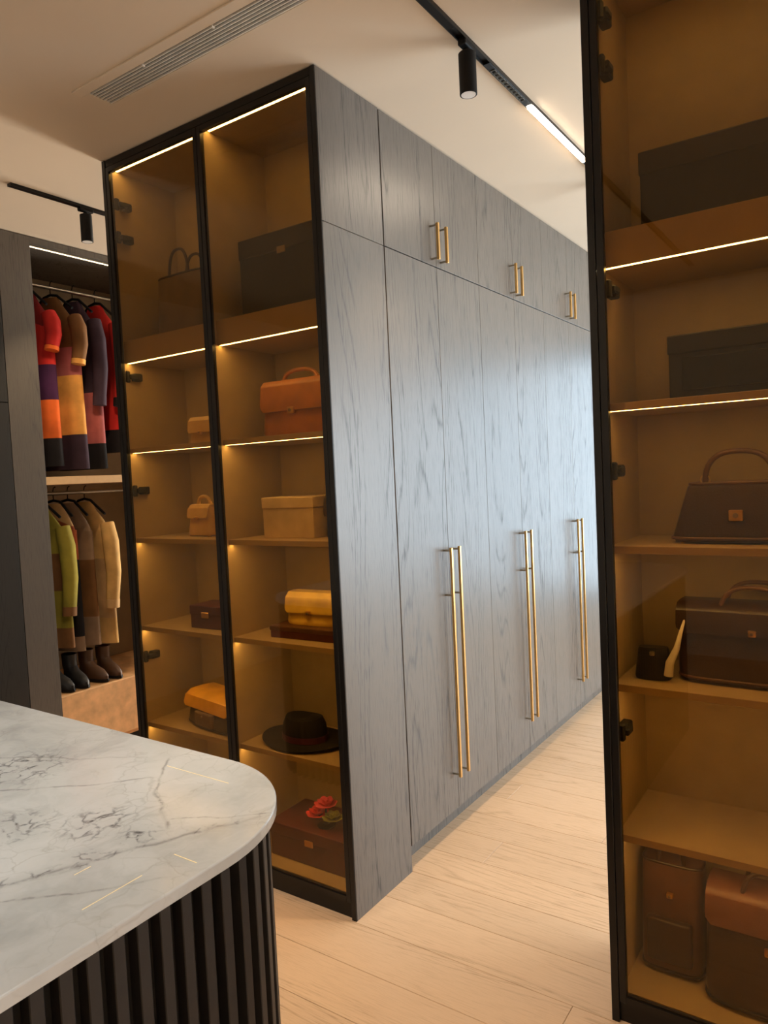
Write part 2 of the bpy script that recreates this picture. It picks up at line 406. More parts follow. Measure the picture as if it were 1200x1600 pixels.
# ------------------------------------------------------------------ glass-fronted display cabinets
SHELVES = (2.150, 1.70, 1.318, 0.94, 0.52)
BASE = 0.075
TH = 0.020
def display_cabinet(label, x0, x1, hinge_side, oak_side):
    t = thing('display_cabinet', label, 'cabinet', ((x0+x1)/2, (Y0+YB)/2, 0))
    ya, yb = Y0+0.022, YB         # carcass
    xm = (x0+x1)/2
    zt = H - 0.004
    # side panels run to the very front and frame the doors
    for s, x in ((-1, x0), (1, x1)):
        a, b = (x, x+TH) if s < 0 else (x-TH, x)
        if oak_side == s:
            obj('side_panel_lining', MB().box(a, b-0.006, ya, yb, 0.0, zt), M['carcass'], t)
            for z0, z1 in ((0.0, 2.384), (2.387, zt)):
                obj('side_panel', MB().box(b-0.006, b, Y0+0.006, yb, z0, z1, 0.0008), M['oak_dark'], t)
            obj('edge_strip', MB().box(a, b, Y0, Y0+0.006, 0.0, zt, 0.001), M['black'], t)
        else:
            obj('side_panel', MB().box(a, b, ya, yb, 0.0, zt), M['carcass'], t)
            obj('edge_strip', MB().box(a, b, Y0, ya, 0.0, zt, 0.001), M['black'], t)
            obj('side_cladding', MB().box(a-0.006 if s < 0 else b, a if s < 0 else b+0.006, ya, yb, 0.0, zt), M['oak_dark'], t)
    obj('back_panel', MB().box(x0+TH, x1-TH, yb-0.01, yb, BASE-0.02, zt), M['carcass'], t)
    obj('top_panel', MB().box(x0+TH, x1-TH, ya, yb-0.01, zt-0.03, zt), M['carcass'], t)
    obj('fascia', MB().box(x0+TH, x1-TH, Y0+0.004, ya, zt-0.026, zt), M['black'], t)
    obj('plinth', MB().box(x0+TH, x1-TH, Y0+0.012, Y0+0.03, 0.0, BASE-0.02), M['black'], t)
    obj('bottom_panel', MB().box(x0+TH, x1-TH, ya+0.008, yb-0.01, BASE-0.02, BASE), M['shelf'], t)
    obj('divider', MB().box(xm-0.009, xm+0.009, ya+0.008, yb-0.01, BASE, zt-0.03), M['carcass'], t)
    bays = ((x0+TH, xm-0.009), (xm+0.009, x1-TH))
    for a, b in bays:
        led_z = [zt-0.03]
        for z in SHELVES:
            th = 0.092 if z > 2 else TH          # the fixed upper shelf is a deep one
            obj('shelf', MB().box(a, b, ya+0.016, yb-0.01, z-th, z, 0.0008), M['shelf'], t)
            led_z.append(z-th)
        for z in led_z:
            yl = ya + 0.030
            pr = obj('led_profile', MB().box(a, b, yl-0.009, yl+0.009, z-0.0004, z+0.004), M['steel'], t)
            obj('led_diffuser', MB().box(a+0.004, b-0.004, yl-0.006, yl+0.006, z-0.0006, z+0.003), M['led'], pr)
    # doors: slim black frame, bronze pane, hinges
    for i, (a, b) in enumerate(((x0+TH+0.002, xm-0.0015), (xm+0.0015, x1-TH-0.002))):
        z0, z1 = BASE-0.015, zt-0.03
        fw = 0.019
        f = MB()
        f.box(a, a+fw, Y0+0.001, Y0+0.020, z0, z1, 0.001); f.box(b-fw, b, Y0+0.001, Y0+0.020, z0, z1, 0.001)
        f.box(a+fw, b-fw, Y0+0.001, Y0+0.020, z0, z0+fw); f.box(a+fw, b-fw, Y0+0.001, Y0+0.020, z1-fw, z1)
        d = obj('door', f, M['black'], t)
        obj('glass_pane', MB().box(a+fw-0.004, b-fw+0.004, Y0+0.006, Y0+0.011, z0+fw-0.004, z1-fw+0.004), M['glass'], d)
        side = hinge_side[i]
        for hz in (2.71, 2.575, 2.0, 1.52, 0.81):
            hb = MB(); x = a+fw if side < 0 else b-fw
            s = 1 if side < 0 else -1
            def hx(p, q): return (min(x+s*p, x+s*q), max(x+s*p, x+s*q))
            u, v = hx(-0.004, 0.010); hb.box(u, v, Y0+0.020, Y0+0.040, hz-0.024, hz+0.024, 0.004)
            u, v = hx(-0.004, 0.020); hb.box(u, v, Y0+0.032, Y0+0.075, hz-0.010, hz+0.010, 0.004)
            u, v = hx(-0.016, 0.012); hb.box(u, v, Y0+0.058, Y0+0.100, hz-0.016, hz+0.016, 0.004)
            obj('hinge', hb, M['black_matte'], d)
    return t

cabL = display_cabinet('tall double-door cabinet with bronze glass doors behind the marble island, beside the wardrobes', -2.645, X0, (-1, 1), 1)
cabR = display_cabinet('tall bronze glass display cabinet filling the right edge, full of dark handbags', -0.627, 0.51, (-1, 1), 0)

# ------------------------------------------------------------------ wardrobes along the aisle
PW = 0.387; ZS = 2.386
where = ('nearest the glass cabinet', 'second along the aisle', 'third along the aisle', 'farthest away, nearly hidden by the right-hand cabinet')
UX = -2.085
long_h = short_h = None
def handle_mesh(z0, z1, posts):
    mb = MB(); r = 0.0062; so = 0.034
    mb.box(so-r, so+r, -r, r, z0, z1, 0.0018, 2)
    for z in posts:
        mb.tube([(0.0, 0, z), (so-r+0.001, 0, z)], 0.0045, 8)
    n = len(mb.bm.faces)
    bmesh.ops.recalc_face_normals(mb.bm, faces=mb.bm.faces[:])
    for f in mb.bm.faces:
        c = f.calc_center_median()
        if c.x < so-r-0.0005: f.material_index = 1
    me = bpy.data.meshes.new('handle'); mb.bm.to_mesh(me); mb.bm.free()
    me.materials.append(M['brass']); me.materials.append(M['steel'])
    return me
HL = handle_mesh(-0.01, 0.965, (0.0, 0.765, 0.953))
HS = handle_mesh(-0.008, 0.140, (0.0, 0.132))
for u in range(4):
    y0 = YB + 0.004 + u*2*PW; y1 = y0 + 2*PW
    t = thing('wardrobe', 'charcoal oak wardrobe with four brass-handled doors, ' + where[u], 'wardrobe', ((UX+X0)/2, (y0+y1)/2, 0), 'charcoal oak wardrobes along the aisle')
    xf = X0 - 0.020
    cb = MB()
    cb.box(UX, xf-0.002, y0+0.001, y0+0.019, 0.10, H-0.004); cb.box(UX, xf-0.002, y1-0.019, y1-0.001, 0.10, H-0.004)
    cb.box(UX, xf-0.002, y0+0.019, y1-0.019, 0.10, 0.118); cb.box(UX, xf-0.002, y0+0.019, y1-0.019, H-0.022, H-0.004)
    cb.box(UX, xf-0.002, y0+0.019, y1-0.019, ZS-0.012, ZS+0.006); cb.box(UX, UX+0.01, y0+0.019, y1-0.019, 0.118, H-0.022)
    obj('carcass', cb, M['black_matte'], t)
    obj('plinth', MB().box(X0-0.085, X0-0.066, y0, y1, 0.0, 0.10), M['oak_dark'], t)
    for dn in range(2):
        a = y0 + dn*PW + (0.0025 if (u == 0 and dn == 0) else 0.0011); b = y0 + (dn+1)*PW - 0.0011
        ys = y0 + PW + (-0.038 if dn == 0 else 0.034)
        for z0, z1, hm, hz in ((0.098, ZS-0.002, HL, 0.258), (ZS+0.002, H-0.006, HS, 2.412)):
            d = obj('door', MB().box(xf, X0, a, b, z0, z1, 0.0008), M['oak_dark'], t)
            h = place('handle', hm, None, d, Vector((X0, ys, hz)) - org(d))

# ------------------------------------------------------------------ island with marble top
IX0, IX1, IY0, IY1, IZ, IR = -2.75, -0.900, -0.75, 1.112, 0.92, 0.30
def rrect(x0, x1, y0, y1, r, n=20):
    pts = []
    for cx, cy, a0 in ((x1-r, y1-r, 0), (x0+r, y1-r, 90), (x0+r, y0+r, 180), (x1-r, y0+r, 270)):
        for k in range(n+1):
            a = math.radians(a0 + 90*k/n); pts.append((cx + r*math.cos(a), cy + r*math.sin(a)))
    return pts
isl = thing('island', 'dressing island with rounded white marble top and black slatted sides', 'island', ((IX0+IX1)/2, (IY0+IY1)/2, 0))
tb = MB()
prof = [(0.0015, IZ-0.021), (0.0, IZ-0.0195), (0.0, IZ-0.0025), (0.001, IZ-0.0008), (0.003, IZ)]
tb.rings([[Vector((x, y, z)) for x, y in rrect(IX0+i, IX1-i, IY0+i, IY1-i, IR-i)] for i, z in prof])
top = obj('marble_top', tb, M['marble'], isl)
# brass lines let into the stone
for (ax, ay), (bx, by) in (((-1.307, 1.018), (-1.115, 1.020)), ((-0.985, 0.770), (-0.929, 0.770)), ((-0.978, 0.594), (-0.978, 0.700)), ((-1.077, 0.645), (-1.077, 0.675))):
    hw = 0.0009
    if abs(ax-bx) > abs(ay-by): q = MB().box(ax, bx, ay-hw, ay+hw, IZ-0.004, IZ+0.0003)
    else: q = MB().box(ax-hw, ax+hw, ay, by, IZ-0.004, IZ+0.0003)
    obj('brass_inlay', q, M['gold'], top)
inn = 0.040
cb = MB().prism(rrect(IX0+inn, IX1-inn, IY0+inn, IY1-inn, IR-inn), 0.0, IZ-0.021)
obj('core', cb, M['void'], isl)
# slats around the whole outline
per = rrect(IX0+inn, IX1-inn, IY0+inn, IY1-inn, IR-inn, 40)
sl = MB().box(-0.002, 0.024, -0.0105, 0.0105, 0.0, IZ-0.0215, 0.0015)
sme = bpy.data.meshes.new('slat'); sl.bm.to_mesh(sme); sl.bm.free(); sme.materials.append(M['slat'])
seglen = []; tot = 0
for i in range(len(per)):
    a = Vector(per[i]); b = Vector(per[(i+1) % len(per)]); seglen.append((a, b, (b-a).length)); tot += (b-a).length
ns = int(round(tot/0.0415)); d = tot/ns; acc = 0; kk = 0
phase = 0.006
for a, b, L in seglen:
    while kk*d + phase < acc + L and kk < ns:
        q = a + (b-a)*((kk*d + phase - acc)/L); tt = (b-a).normalized(); nrm = Vector((tt.y, -tt.x))
        o = bpy.data.objects.new('slat', sme); C.objects.link(o); o.parent = isl
        o.location = Vector((q.x, q.y, 0)) - org(isl); o.rotation_euler = (0, 0, math.atan2(nrm.y, nrm.x))
        kk += 1
    acc += L

# ------------------------------------------------------------------ ceiling vent
VX0, VX1, VY0, VY1 = -2.255, -1.16, 1.540, 1.690
v = thing('ceiling_vent', 'long slotted air vent in a flat frame set into the ceiling', 'vent', ((VX0+VX1)/2, (VY0+VY1)/2, H-0.006))
sx0, sx1, sy0, sy1 = VX0+0.045, VX1-0.045, 1.578, 1.668
fm = MB()
fm.box(VX0, VX1, VY0, sy0, H-0.006, H, 0.001); fm.box(VX0, VX1, sy1, VY1, H-0.006, H, 0.001)
fm.box(VX0, sx0, sy0, sy1, H-0.006, H); fm.box(sx1, VX1, sy0, sy1, H-0.006, H)
obj('frame', fm, M['ceil'], v)
obj('slot_shade', MB().box(sx0, sx1, sy0, sy1, H-0.0015, H-0.0005), M['void'], v)  # dark sheet for the shade inside the slots, no real recess
nb = 7
for i in range(nb):
    yc = sy0 + (i+0.5)*(sy1-sy0)/nb
    obj('blade', MB().box(sx0, sx1, yc-0.0018, yc+0.0018, H-0.008, H-0.002), M['vent'], v)
for x in (sx0+0.28, sx0+0.60):
    obj('joint_clip', MB().box(x-0.003, x+0.003, sy0, sy0+0.010, H-0.011, H-0.002), M['vent'], v)

# ------------------------------------------------------------------ lighting tracks
def spotlight(label, x, y, ztop, energy, on=True, aim=(0, 0, -1), color=NEUT, blend=0.6, size=75):
    t = thing('track_spotlight', label, 'spotlight', (0, 0, 0), 'cylinder spotlights on the tracks')
    L = 0.128; r = 0.0275
    obj('mount', MB().box(-0.014, 0.014, -0.035, 0.035, L+0.012, L+0.034, 0.003).tube([(0, 0, L-0.004), (0, 0, L+0.02)], 0.010, 14), M['black_matte'], t)
    seg = 32
    prof = [(r-0.003, 0.0), (r, 0.0015), (r, L-0.002), (r-0.002, L)]
    mb = MB()
    rings = [[Vector((q*math.cos(2*PI*k/seg), q*math.sin(2*PI*k/seg), z)) for k in range(seg)] for q, z in [(r-0.004, 0.02)] + prof]
    mb.rings(rings, True, True)
    b = obj('body', mb, M['black_matte'], t, True)
    obj('reflector', MB().lathe([(r-0.0065, 0.0005), (r-0.0045, 0.0005), (r-0.0045, 0.008), (r-0.010, 0.012)], seg=seg), M['white'], b, True)
    obj('lens', MB().lathe([(0.016, 0.006), (r-0.0050, 0.004), (r-0.0050, 0.0055), (0.016, 0.009)], seg=seg), M['lens'], b, True)
    settle(t, (x, y, ztop - L - 0.034))
    if on:
        l = bpy.data.lights.new('spot_beam', 'SPOT'); l.energy = energy; l.color = color
        l.spot_size = math.radians(size); l.spot_blend = blend; l.shadow_soft_size = 0.02
        o = bpy.data.objects.new('spot_beam', l); C.objects.link(o); o.parent = t
        o.location = (0, 0, -0.012)
        o.rotation_euler = Vector(aim).to_track_quat('-Z', 'Y').to_euler()
    return t

TX = -1.057
TZ = H - 0.012
trk = thing('lighting_track', 'black ceiling track above the aisle carrying a lit white bar', 'light track', (TX, 1.5, TZ), 'black ceiling light tracks')
ch = MB()
ch.box(TX-0.0145, TX-0.0115, -1.6, 5.6, TZ, H); ch.box(TX+0.0115, TX+0.0145, -1.6, 5.6, TZ, H)
ch.box(TX-0.0115, TX+0.0115, -1.6, 5.6, H-0.003, H)
obj('channel', ch, M['black'], trk)
obj('blank_cover', MB().box(TX-0.0115, TX+0.0115, 1.45, 2.03, TZ+0.0005, TZ+0.004), M['black_matte'], trk)
gm = obj('louvre_module', MB().box(TX-0.0115, TX+0.0115, 2.27, 2.62, TZ-0.001, H-0.004, 0.0006), M['black'], trk)
for i in range(11):
    yc = 2.325 + i*0.0235
    cm = MB()
    cm.box(TX-0.0085, TX+0.0085, yc-0.0095, yc-0.0080, TZ-0.004, TZ-0.001); cm.box(TX-0.0085, TX+0.0085, yc+0.0080, yc+0.0095, TZ-0.004, TZ-0.001)
    cm.box(TX-0.0085, TX-0.0070, yc-0.0080, yc+0.0080, TZ-0.004, TZ-0.001); cm.box(TX+0.0070, TX+0.0085, yc-0.0080, yc+0.0080, TZ-0.004, TZ-0.001)
    obj('louvre_cell', cm, M['steel'], gm)
obj('linear_light', MB().box(TX-0.0125, TX+0.0125, 2.635, 3.245, TZ-0.004, H-0.004, 0.001), M['linear'], trk)
obj('end_cap', MB().box(TX-0.0145, TX+0.0145, 3.245, 3.258, TZ-0.003, H-0.004), M['steel'], trk)

spotlight('black cylinder spotlight hanging from the track above the aisle', TX, 2.13, TZ+0.006, 42, True, (-0.34, 0.28, -1.3), WARM, 0.9, 70)
spotlight('added black cylinder spotlight past the lit bar, hidden behind the right-hand cabinet', TX, 3.55, TZ+0.006, 12, True, (-0.34, 0.0, -1.3), WARM, 0.9, 70)  # hidden spot added to warm the lower doors
spotlight('added black cylinder spotlight farther down the aisle track behind the right-hand cabinet', TX, 4.3, TZ+0.006, 14, True, (0.1, 0, -1), WARM, 0.8, 100)  # added out of view for more warm light in the aisle
spotlight('added black cylinder spotlight on the aisle track, unseen just above the top edge', TX, 1.42, TZ+0.006, 55, True, (0.05, 0.25, -1), WARM, 0.9, 85)  # added above the view to brighten the floor and its bounce
# unseen spot added where the aisle track runs on overhead, to light the island
spotlight('added black cylinder spotlight on the track over the island, out of view above', TX, 0.95, TZ+0.006, 46, True, (-0.50, -0.05, -1), NEUT, 0.8, 115)
def added_track(label, x, y0, y1):  # unseen tracks, added only to carry extra spots
    t = thing('lighting_track', label, 'light track', (x, (y0+y1)/2, TZ), 'black ceiling light tracks')
    c = MB(); c.box(x-0.0145, x-0.0115, y0, y1, TZ, H); c.box(x+0.0115, x+0.0145, y0, y1, TZ, H); c.box(x-0.0115, x+0.0115, y0, y1, H-0.003, H)
    obj('channel', c, M['black'], t)
    obj('blank_cover', MB().box(x-0.0115, x+0.0115, y0+0.005, y1-0.005, TZ+0.0005, TZ+0.004), M['black_matte'], t)
    return t
added_track('added black ceiling track directly above the island, above the top edge of the picture', -1.95, -1.2, 0.85)
spotlight('added unseen black cylinder spotlight over the far left part of the island', -1.95, 0.72, TZ+0.006, 50, True, (0.0, 0.05, -1), NEUT, 0.8, 80)  # added to brighten the left of the marble
spotlight('added unseen black cylinder spotlight over the near part of the island', -1.95, -0.3, TZ+0.006, 50, True, (0.0, 0.0, -1), NEUT, 0.8, 80)  # second added spot for the marble
added_track('added unseen black ceiling track to the right of the camera', 1.15, -1.6, 1.3)
spotlight('added unseen black cylinder spotlight right of the camera, toward the glass cabinet', 1.15, 0.75, TZ+0.006, 260, True, (0.1, 0.0, -1), NEUT, 0.8, 85)  # added so its floor bounce lifts the near ceiling
spotlight('added unseen black cylinder spotlight right of the camera, farther back', 1.15, -0.75, TZ+0.006, 260, True, (0.1, 0.0, -1), NEUT, 0.8, 85)  # another added spot for the ceiling bounce

TX2 = -3.13
trk2 = thing('lighting_track', 'short black ceiling track over the left-hand open wardrobe', 'light track', (TX2, 2.6, TZ), 'black ceiling light tracks')
ch = MB()
ch.box(TX2-0.0145, TX2-0.0115, 1.80, 3.9, TZ, H); ch.box(TX2+0.0115, TX2+0.0145, 1.80, 3.9, TZ, H)
ch.box(TX2-0.0115, TX2+0.0115, 1.80, 3.9, H-0.003, H); ch.box(TX2-0.0115, TX2+0.0115, 1.80, 1.808, TZ, H-0.003)
obj('channel', ch, M['black'], trk2)
obj('blank_cover', MB().box(TX2-0.0115, TX2+0.0115, 1.81, 2.45, TZ+0.0005, TZ+0.004), M['black_matte'], trk2)
obj('linear_light', MB().box(TX2-0.0125, TX2+0.0125, 2.75, 3.36, TZ-0.004, H-0.004, 0.001), M['linear'], trk2)
spotlight('small black cylinder spotlight above the colourful clothes', TX2, 2.17, TZ+0.006, 25, True, (-0.55, 0.2, -1), WARM, 0.7, 70)

# ------------------------------------------------------------------ open wardrobe on the left
WXF = -3.70      # its front plane
cl = thing('wardrobe', 'closed charcoal oak wardrobe at the far left edge', 'wardrobe', (-4.0, 1.72, 0), 'charcoal oak wardrobes on the left wall')
ub = MB()
ub.box(XL+0.005, WXF-0.022, 1.20, 1.218, 0, H-0.004); ub.box(XL+0.005, WXF-0.022, 2.02, 2.038, 0, H-0.004)
ub.box(XL+0.005, WXF-0.022, 1.218, 2.02, 0.10, 0.118); ub.box(XL+0.005, WXF-0.022, 1.218, 2.02, H-0.022, H-0.004); ub.box(XL+0.005, WXF-0.022, 1.218, 2.02, 1.99, 2.008)
obj('carcass', ub, M['black_matte'], cl)
obj('plinth', MB().box(WXF-0.07, WXF-0.05, 1.218, 2.02, 0, 0.10), M['oak_dark'], cl)
for a, b in ((1.20, 1.618), (1.620, 2.038)):
    for z0, z1 in ((0.10, 1.999), (2.003, H-0.006)):
        obj('door', MB().box(WXF-0.020, WXF, a, b, z0, z1, 0.0008), M['oak_shaded'], cl)

ow = thing('open_wardrobe', 'open-fronted wardrobe holding colourful hanging clothes behind the glass cabinet', 'wardrobe', (-4.0, 2.72, 0))
OY0, OY1 = 2.042, 3.30
obj('side_panel', MB().box(XL+0.005, WXF, OY0, OY0+0.175, 0, H-0.004, 0.001), M['oak_dark'], ow)
obj('side_panel', MB().box(XL+0.005, WXF, OY1-0.04, OY1, 0, H-0.004, 0.001), M['oak_dark'], ow)
ia, ib = OY0+0.175, OY1-0.04
obj('back_panel', MB().box(XL+0.005, XL+0.017, ia, ib, 0, H-0.004), M['carcass'], ow)
obj('top_panel', MB().box(XL+0.017, WXF, ia, ib, H-0.034, H-0.004), M['oak_dark'], ow)
lp = obj('led_profile', MB().box(WXF-0.05, WXF-0.03, ia, ib, H-0.042, H-0.034), M['steel'], ow)
obj('led_diffuser', MB().box(WXF-0.045, WXF-0.035, ia+0.005, ib-0.005, H-0.044, H-0.042), M['led_dim'], lp)
M['tan_shelf'] = plain('tan_shelf', (0.66, 0.42, 0.20), 0.5, mottle=0.05)
sh = obj('shelf', MB().box(XL+0.017, WXF-0.01, ia, ib, 1.569, 1.612, 0.001), M['tan_shelf'], ow)
M['tan_drawer'] = leather('tan_leather_front', (0.78, 0.44, 0.20), 0.5)
obj('base_drawer', MB().box(XL+0.02, WXF-0.03, ia+0.002, ib-0.002, 0.06, 0.40, 0.004), M['tan_drawer'], ow)
obj('drawer_front', MB().box(WXF-0.03, WXF-0.008, ia+0.003, ib-0.003, 0.085, 0.405, 0.003), M['tan_drawer'], ow)
obj('plinth', MB().box(XL+0.02, WXF-0.06, ia+0.002, ib-0.002, 0, 0.06), M['black_matte'], ow)
RX = -3.98
for z in (2.715, 1.520):
    obj('hanging_rail', MB().tube([(RX, ia, z), (RX, ib, z)], 0.011, 14), M['steel'], ow, True)

def garment(label, y, rail, bands, hem, wid, thick, sleeve, cat='jacket', name='hanging_jacket', rz=0.0, group=None):
    """a garment hanging across the rail, front towards -Y; bands = [(z_top_fraction, material)] from the collar down"""
    t = thing(name, label, cat, (0, 0, 0), group)
    top = -0.075; bot = top - hem
    def hw(f):
        if f < 0.04: return 0.055 + 0.03*f/0.04
        if f < 0.13: return 0.085 + (wid*0.92-0.085)*((f-0.04)/0.09)**0.8
        return wid*(0.92 + 0.08*f)
    def ht(f):
        return thick*(0.45 + 0.55*min(1, f/0.15)) * (1.0 if f < 0.9 else 1.05)
    seg = 36; rnd = random.Random(hash(label) % 999)
    ph = [rnd.uniform(0, 6.28) for _ in range(4)]
    def ring(f, grow=0.0):
        z = top + (bot-top)*f
        r = []
        for k in range(seg):
            a = 2*PI*k/seg; c, s = math.cos(a), math.sin(a)
            ca = math.copysign(abs(c)**0.8, c); sa = math.copysign(abs(s)**0.75, s)
            fold = 1 + f*0.16*math.sin(5*a + ph[0]) + f*0.08*math.sin(9*a + ph[1] + 3*f)
            zz = z - (0.0 if f > 0.16 else 0.06*abs(ca)**1.5*min(1, f/0.13))
            r.append(Vector((ca*(hw(f)+grow), sa*(ht(f)*fold+grow), zz)))
        return r
    n = len(bands)
    for i, (f0, mat) in enumerate(bands):
        f1 = bands[i+1][0] if i+1 < n else 1.0
        m = max(3, int((f1-f0)*26))
        mb = MB().rings([ring(f0 + (f1-f0)*j/m) for j in range(m+1)])
        obj('collar_yoke' if i == 0 else ('hem_panel' if i == n-1 else 'body_panel'), mb, mat, t, True)
    if sleeve:
        smat, cuff = sleeve[:2]; sl = sleeve[2] if len(sleeve) > 2 else 1.0
        for s in (-1, 1):
            pts = [(s*wid*0.86, 0, top-0.13), (s*wid*1.0, -0.006, top-0.13-0.11*sl), (s*wid*1.07, -0.012, top-0.13-0.29*sl), (s*wid*1.06, -0.03, top-0.13-0.45*sl)]
            sv = obj('sleeve', MB().tube(pts, 0.05, 14, True, [0.040, 0.046, 0.042, 0.037]), smat, t, True)
            obj('cuff', MB().tube([pts[-1], (s*wid*1.055, -0.034, top-0.13-0.50*sl)], 0.0385, 14), cuff, sv, True)
    hg = MB()
    hg.tube([(0, 0, top+0.02), (0, 0, 0.0), (0.006, 0, 0.018), (0.018, 0, 0.024), (0.020, 0, 0.020)], 0.0028, 8)
    hg.tube([(-wid*0.8, 0, top-0.075), (-0.05, 0, top+0.01), (0, 0, top+0.02), (0.05, 0, top+0.01), (wid*0.8, 0, top-0.075)], 0.008, 8)
    obj('hanger', hg, M['black_matte'], t, True)
    settle(t, (RX, y, rail+0.014), rz)
    return t

F = {}
for nm, c in dict(red=(0.62, 0.03, 0.025), darkred=(0.22, 0.015, 0.015), purple=(0.07, 0.02, 0.075), orange=(0.85, 0.16, 0.03), tan=(0.80, 0.38, 0.09),
                  pink=(0.50, 0.14, 0.14), black=(0.014, 0.012, 0.014), plum=(0.05, 0.028, 0.045), olive=(0.28, 0.23, 0.03), brown=(0.20, 0.09, 0.03),
                  rust=(0.40, 0.10, 0.04), beige=(0.62, 0.38, 0.17), taupe=(0.28, 0.18, 0.11), camel=(0.70, 0.42, 0.15)).items():
    F[nm] = fabric('fabric_'+nm, c)
GU = 'clothes on the upper rail of the open wardrobe'; GL = 'clothes on the lower rail of the open wardrobe'
UR, LR = 2.715, 1.520
garment('colour-blocked jacket, red over purple over orange, nearest on the upper rail', 2.34, UR, [(0, F['darkred']), (0.16, F['red']), (0.42, F['purple']), (0.62, F['orange']), (0.84, F['black'])], 0.98, 0.18, 0.045, (F['red'], F['orange'], 0.42), rz=0.25, group=GU)
garment('dark jacket with tan orange middle and plum hem on the upper rail', 2.49, UR, [(0, F['brown']), (0.30, F['pink']), (0.46, F['tan']), (0.80, F['plum'])], 1.0, 0.20, 0.045, (F['brown'], F['tan'], 0.55), rz=0.20, group=GU)
garment('plum coat hanging third on the upper rail', 2.63, UR, [(0, F['plum']), (0.3, F['plum']), (0.55, F['pink']), (0.85, F['black'])], 1.0, 0.19, 0.040, (F['plum'], F['plum']), rz=0.15, group=GU)
garment('red shirt hanging behind the plum coat on the upper rail', 2.78, UR, [(0, F['red']), (0.5, F['red']), (0.85, F['black'])], 0.9, 0.19, 0.038, (F['red'], F['black']), cat='shirt', name='hanging_shirt', rz=0.1, group=GU)
garment('olive yellow blouse hanging nearest on the lower rail', 2.32, LR, [(0, F['olive']), (0.34, F['brown']), (0.6, F['olive']), (0.86, F['brown'])], 0.82, 0.19, 0.032, (F['olive'], F['brown']), cat='blouse', name='hanging_blouse', rz=0.3, group=GL)
garment('rust and black dress hanging second on the lower rail', 2.42, LR, [(0, F['beige']), (0.10, F['rust']), (0.38, F['black']), (0.9, F['taupe'])], 0.86, 0.16, 0.030, None, cat='dress', name='hanging_dress', rz=0.25, group=GL)
garment('long taupe brown tunic hanging third on the lower rail', 2.51, LR, [(0, F['taupe']), (0.4, F['brown']), (0.8, F['taupe'])], 0.84, 0.18, 0.032, None, cat='tunic', name='hanging_tunic', rz=0.2, group=GL)
garment('camel beige coat hanging last in view on the lower rail', 2.62, LR, [(0, F['camel']), (0.4, F['beige']), (0.82, F['camel'])], 0.85, 0.20, 0.036, (F['camel'], F['beige']), cat='coat', name='hanging_coat', rz=0.15, group=GL)

def boot(label, x, y, z, rz, mat, group):
    t = thing('ankle_boot', label, 'boot', (0, 0, 0), group)
    def oval(cx, lx, wy, zz, n=18): return [Vector((cx + lx*math.cos(2*PI*k/n), wy*math.sin(2*PI*k/n), zz)) for k in range(n)]
    obj('sole', MB().rings([oval(0.0, 0.125, 0.040, 0.0), oval(0.0, 0.128, 0.042, 0.004), oval(0.0, 0.126, 0.041, 0.016)]), M['black_matte'], t, True)
    obj('upper', MB().rings([oval(0.0, 0.122, 0.039, 0.016), oval(0.0, 0.121, 0.040, 0.035), oval(-0.012, 0.105, 0.036, 0.062), oval(-0.045, 0.066, 0.034, 0.085),
                             oval(-0.062, 0.050, 0.036, 0.110), oval(-0.062, 0.050, 0.038, 0.150), oval(-0.060, 0.053, 0.041, 0.178), oval(-0.060, 0.046, 0.034, 0.178), oval(-0.060, 0.046, 0.034, 0.16)]), mat, t, True)
    settle(t, (x, y, z), rz); return t
M['boot_black'] = leather('black_boot_leather', (0.02, 0.017, 0.015)); M['boot_brown'] = leather('brown_boot_leather', (0.10, 0.045, 0.02))
GB = 'boots on the tan drawer'
boot('black ankle boot on the tan drawer, nearest the oak panel', -3.87, 2.31, 0.405, 0.1, M['boot_black'], GB)
boot('black ankle boot on the tan drawer, second from the oak panel', -3.86, 2.41, 0.405, -0.05, M['boot_black'], GB)
boot('brown ankle boot on the tan drawer, third from the oak panel', -3.87, 2.53, 0.405, 0.08, M['boot_brown'], GB)
boot('brown ankle boot on the tan drawer, beside the glass cabinet edge', -3.86, 2.63, 0.405, -0.06, M['boot_brown'], GB)

# ------------------------------------------------------------------ bags, boxes and hats behind the glass
def sup(hw, hd, z, e=4.0, n=40, cx=0.0, cy=0.0):
    r = []
    for k in range(n):
        a = 2*PI*k/n; c, s = math.cos(a), math.sin(a)
        r.append(Vector((cx + hw*math.copysign(abs(c)**(2/e), c), cy + hd*math.copysign(abs(s)**(2/e), s), z)))
    return r

def arch(hw, z0, h, y=0.0, n=18, p=2.6):
    pts = []
    for k in range(n+1):
        a = PI*k/n; c, s = math.cos(a), math.sin(a)
        pts.append((-hw*math.copysign(abs(c)**(2/p), c), y, z0 + h*abs(s)**(2/p)))
    return pts

def sheet(profile, hwf, th):
    """strip that follows a (y, z) profile, half width hwf(t) along x, given thickness"""
    n = len(profile); rings = []
    for i, (y, z) in enumerate(profile):
        t = i/(n-1); hw = hwf(t)
        a = Vector(profile[max(i-1, 0)]); b = Vector(profile[min(i+1, n-1)])
        d = (b-a).normalized(); nr = Vector((-d.y, d.x))*th/2
        ring = []
        for x in (-hw, -hw*0.98, -hw*0.5, 0, hw*0.5, hw*0.98, hw): ring.append(Vector((x, y+nr.x, z+nr.y)))
        for x in (hw, hw*0.98, hw*0.5, 0, -hw*0.5, -hw*0.98, -hw): ring.append(Vector((x, y-nr.x, z-nr.y)))
        rings.append(ring)
    return MB().rings(rings)

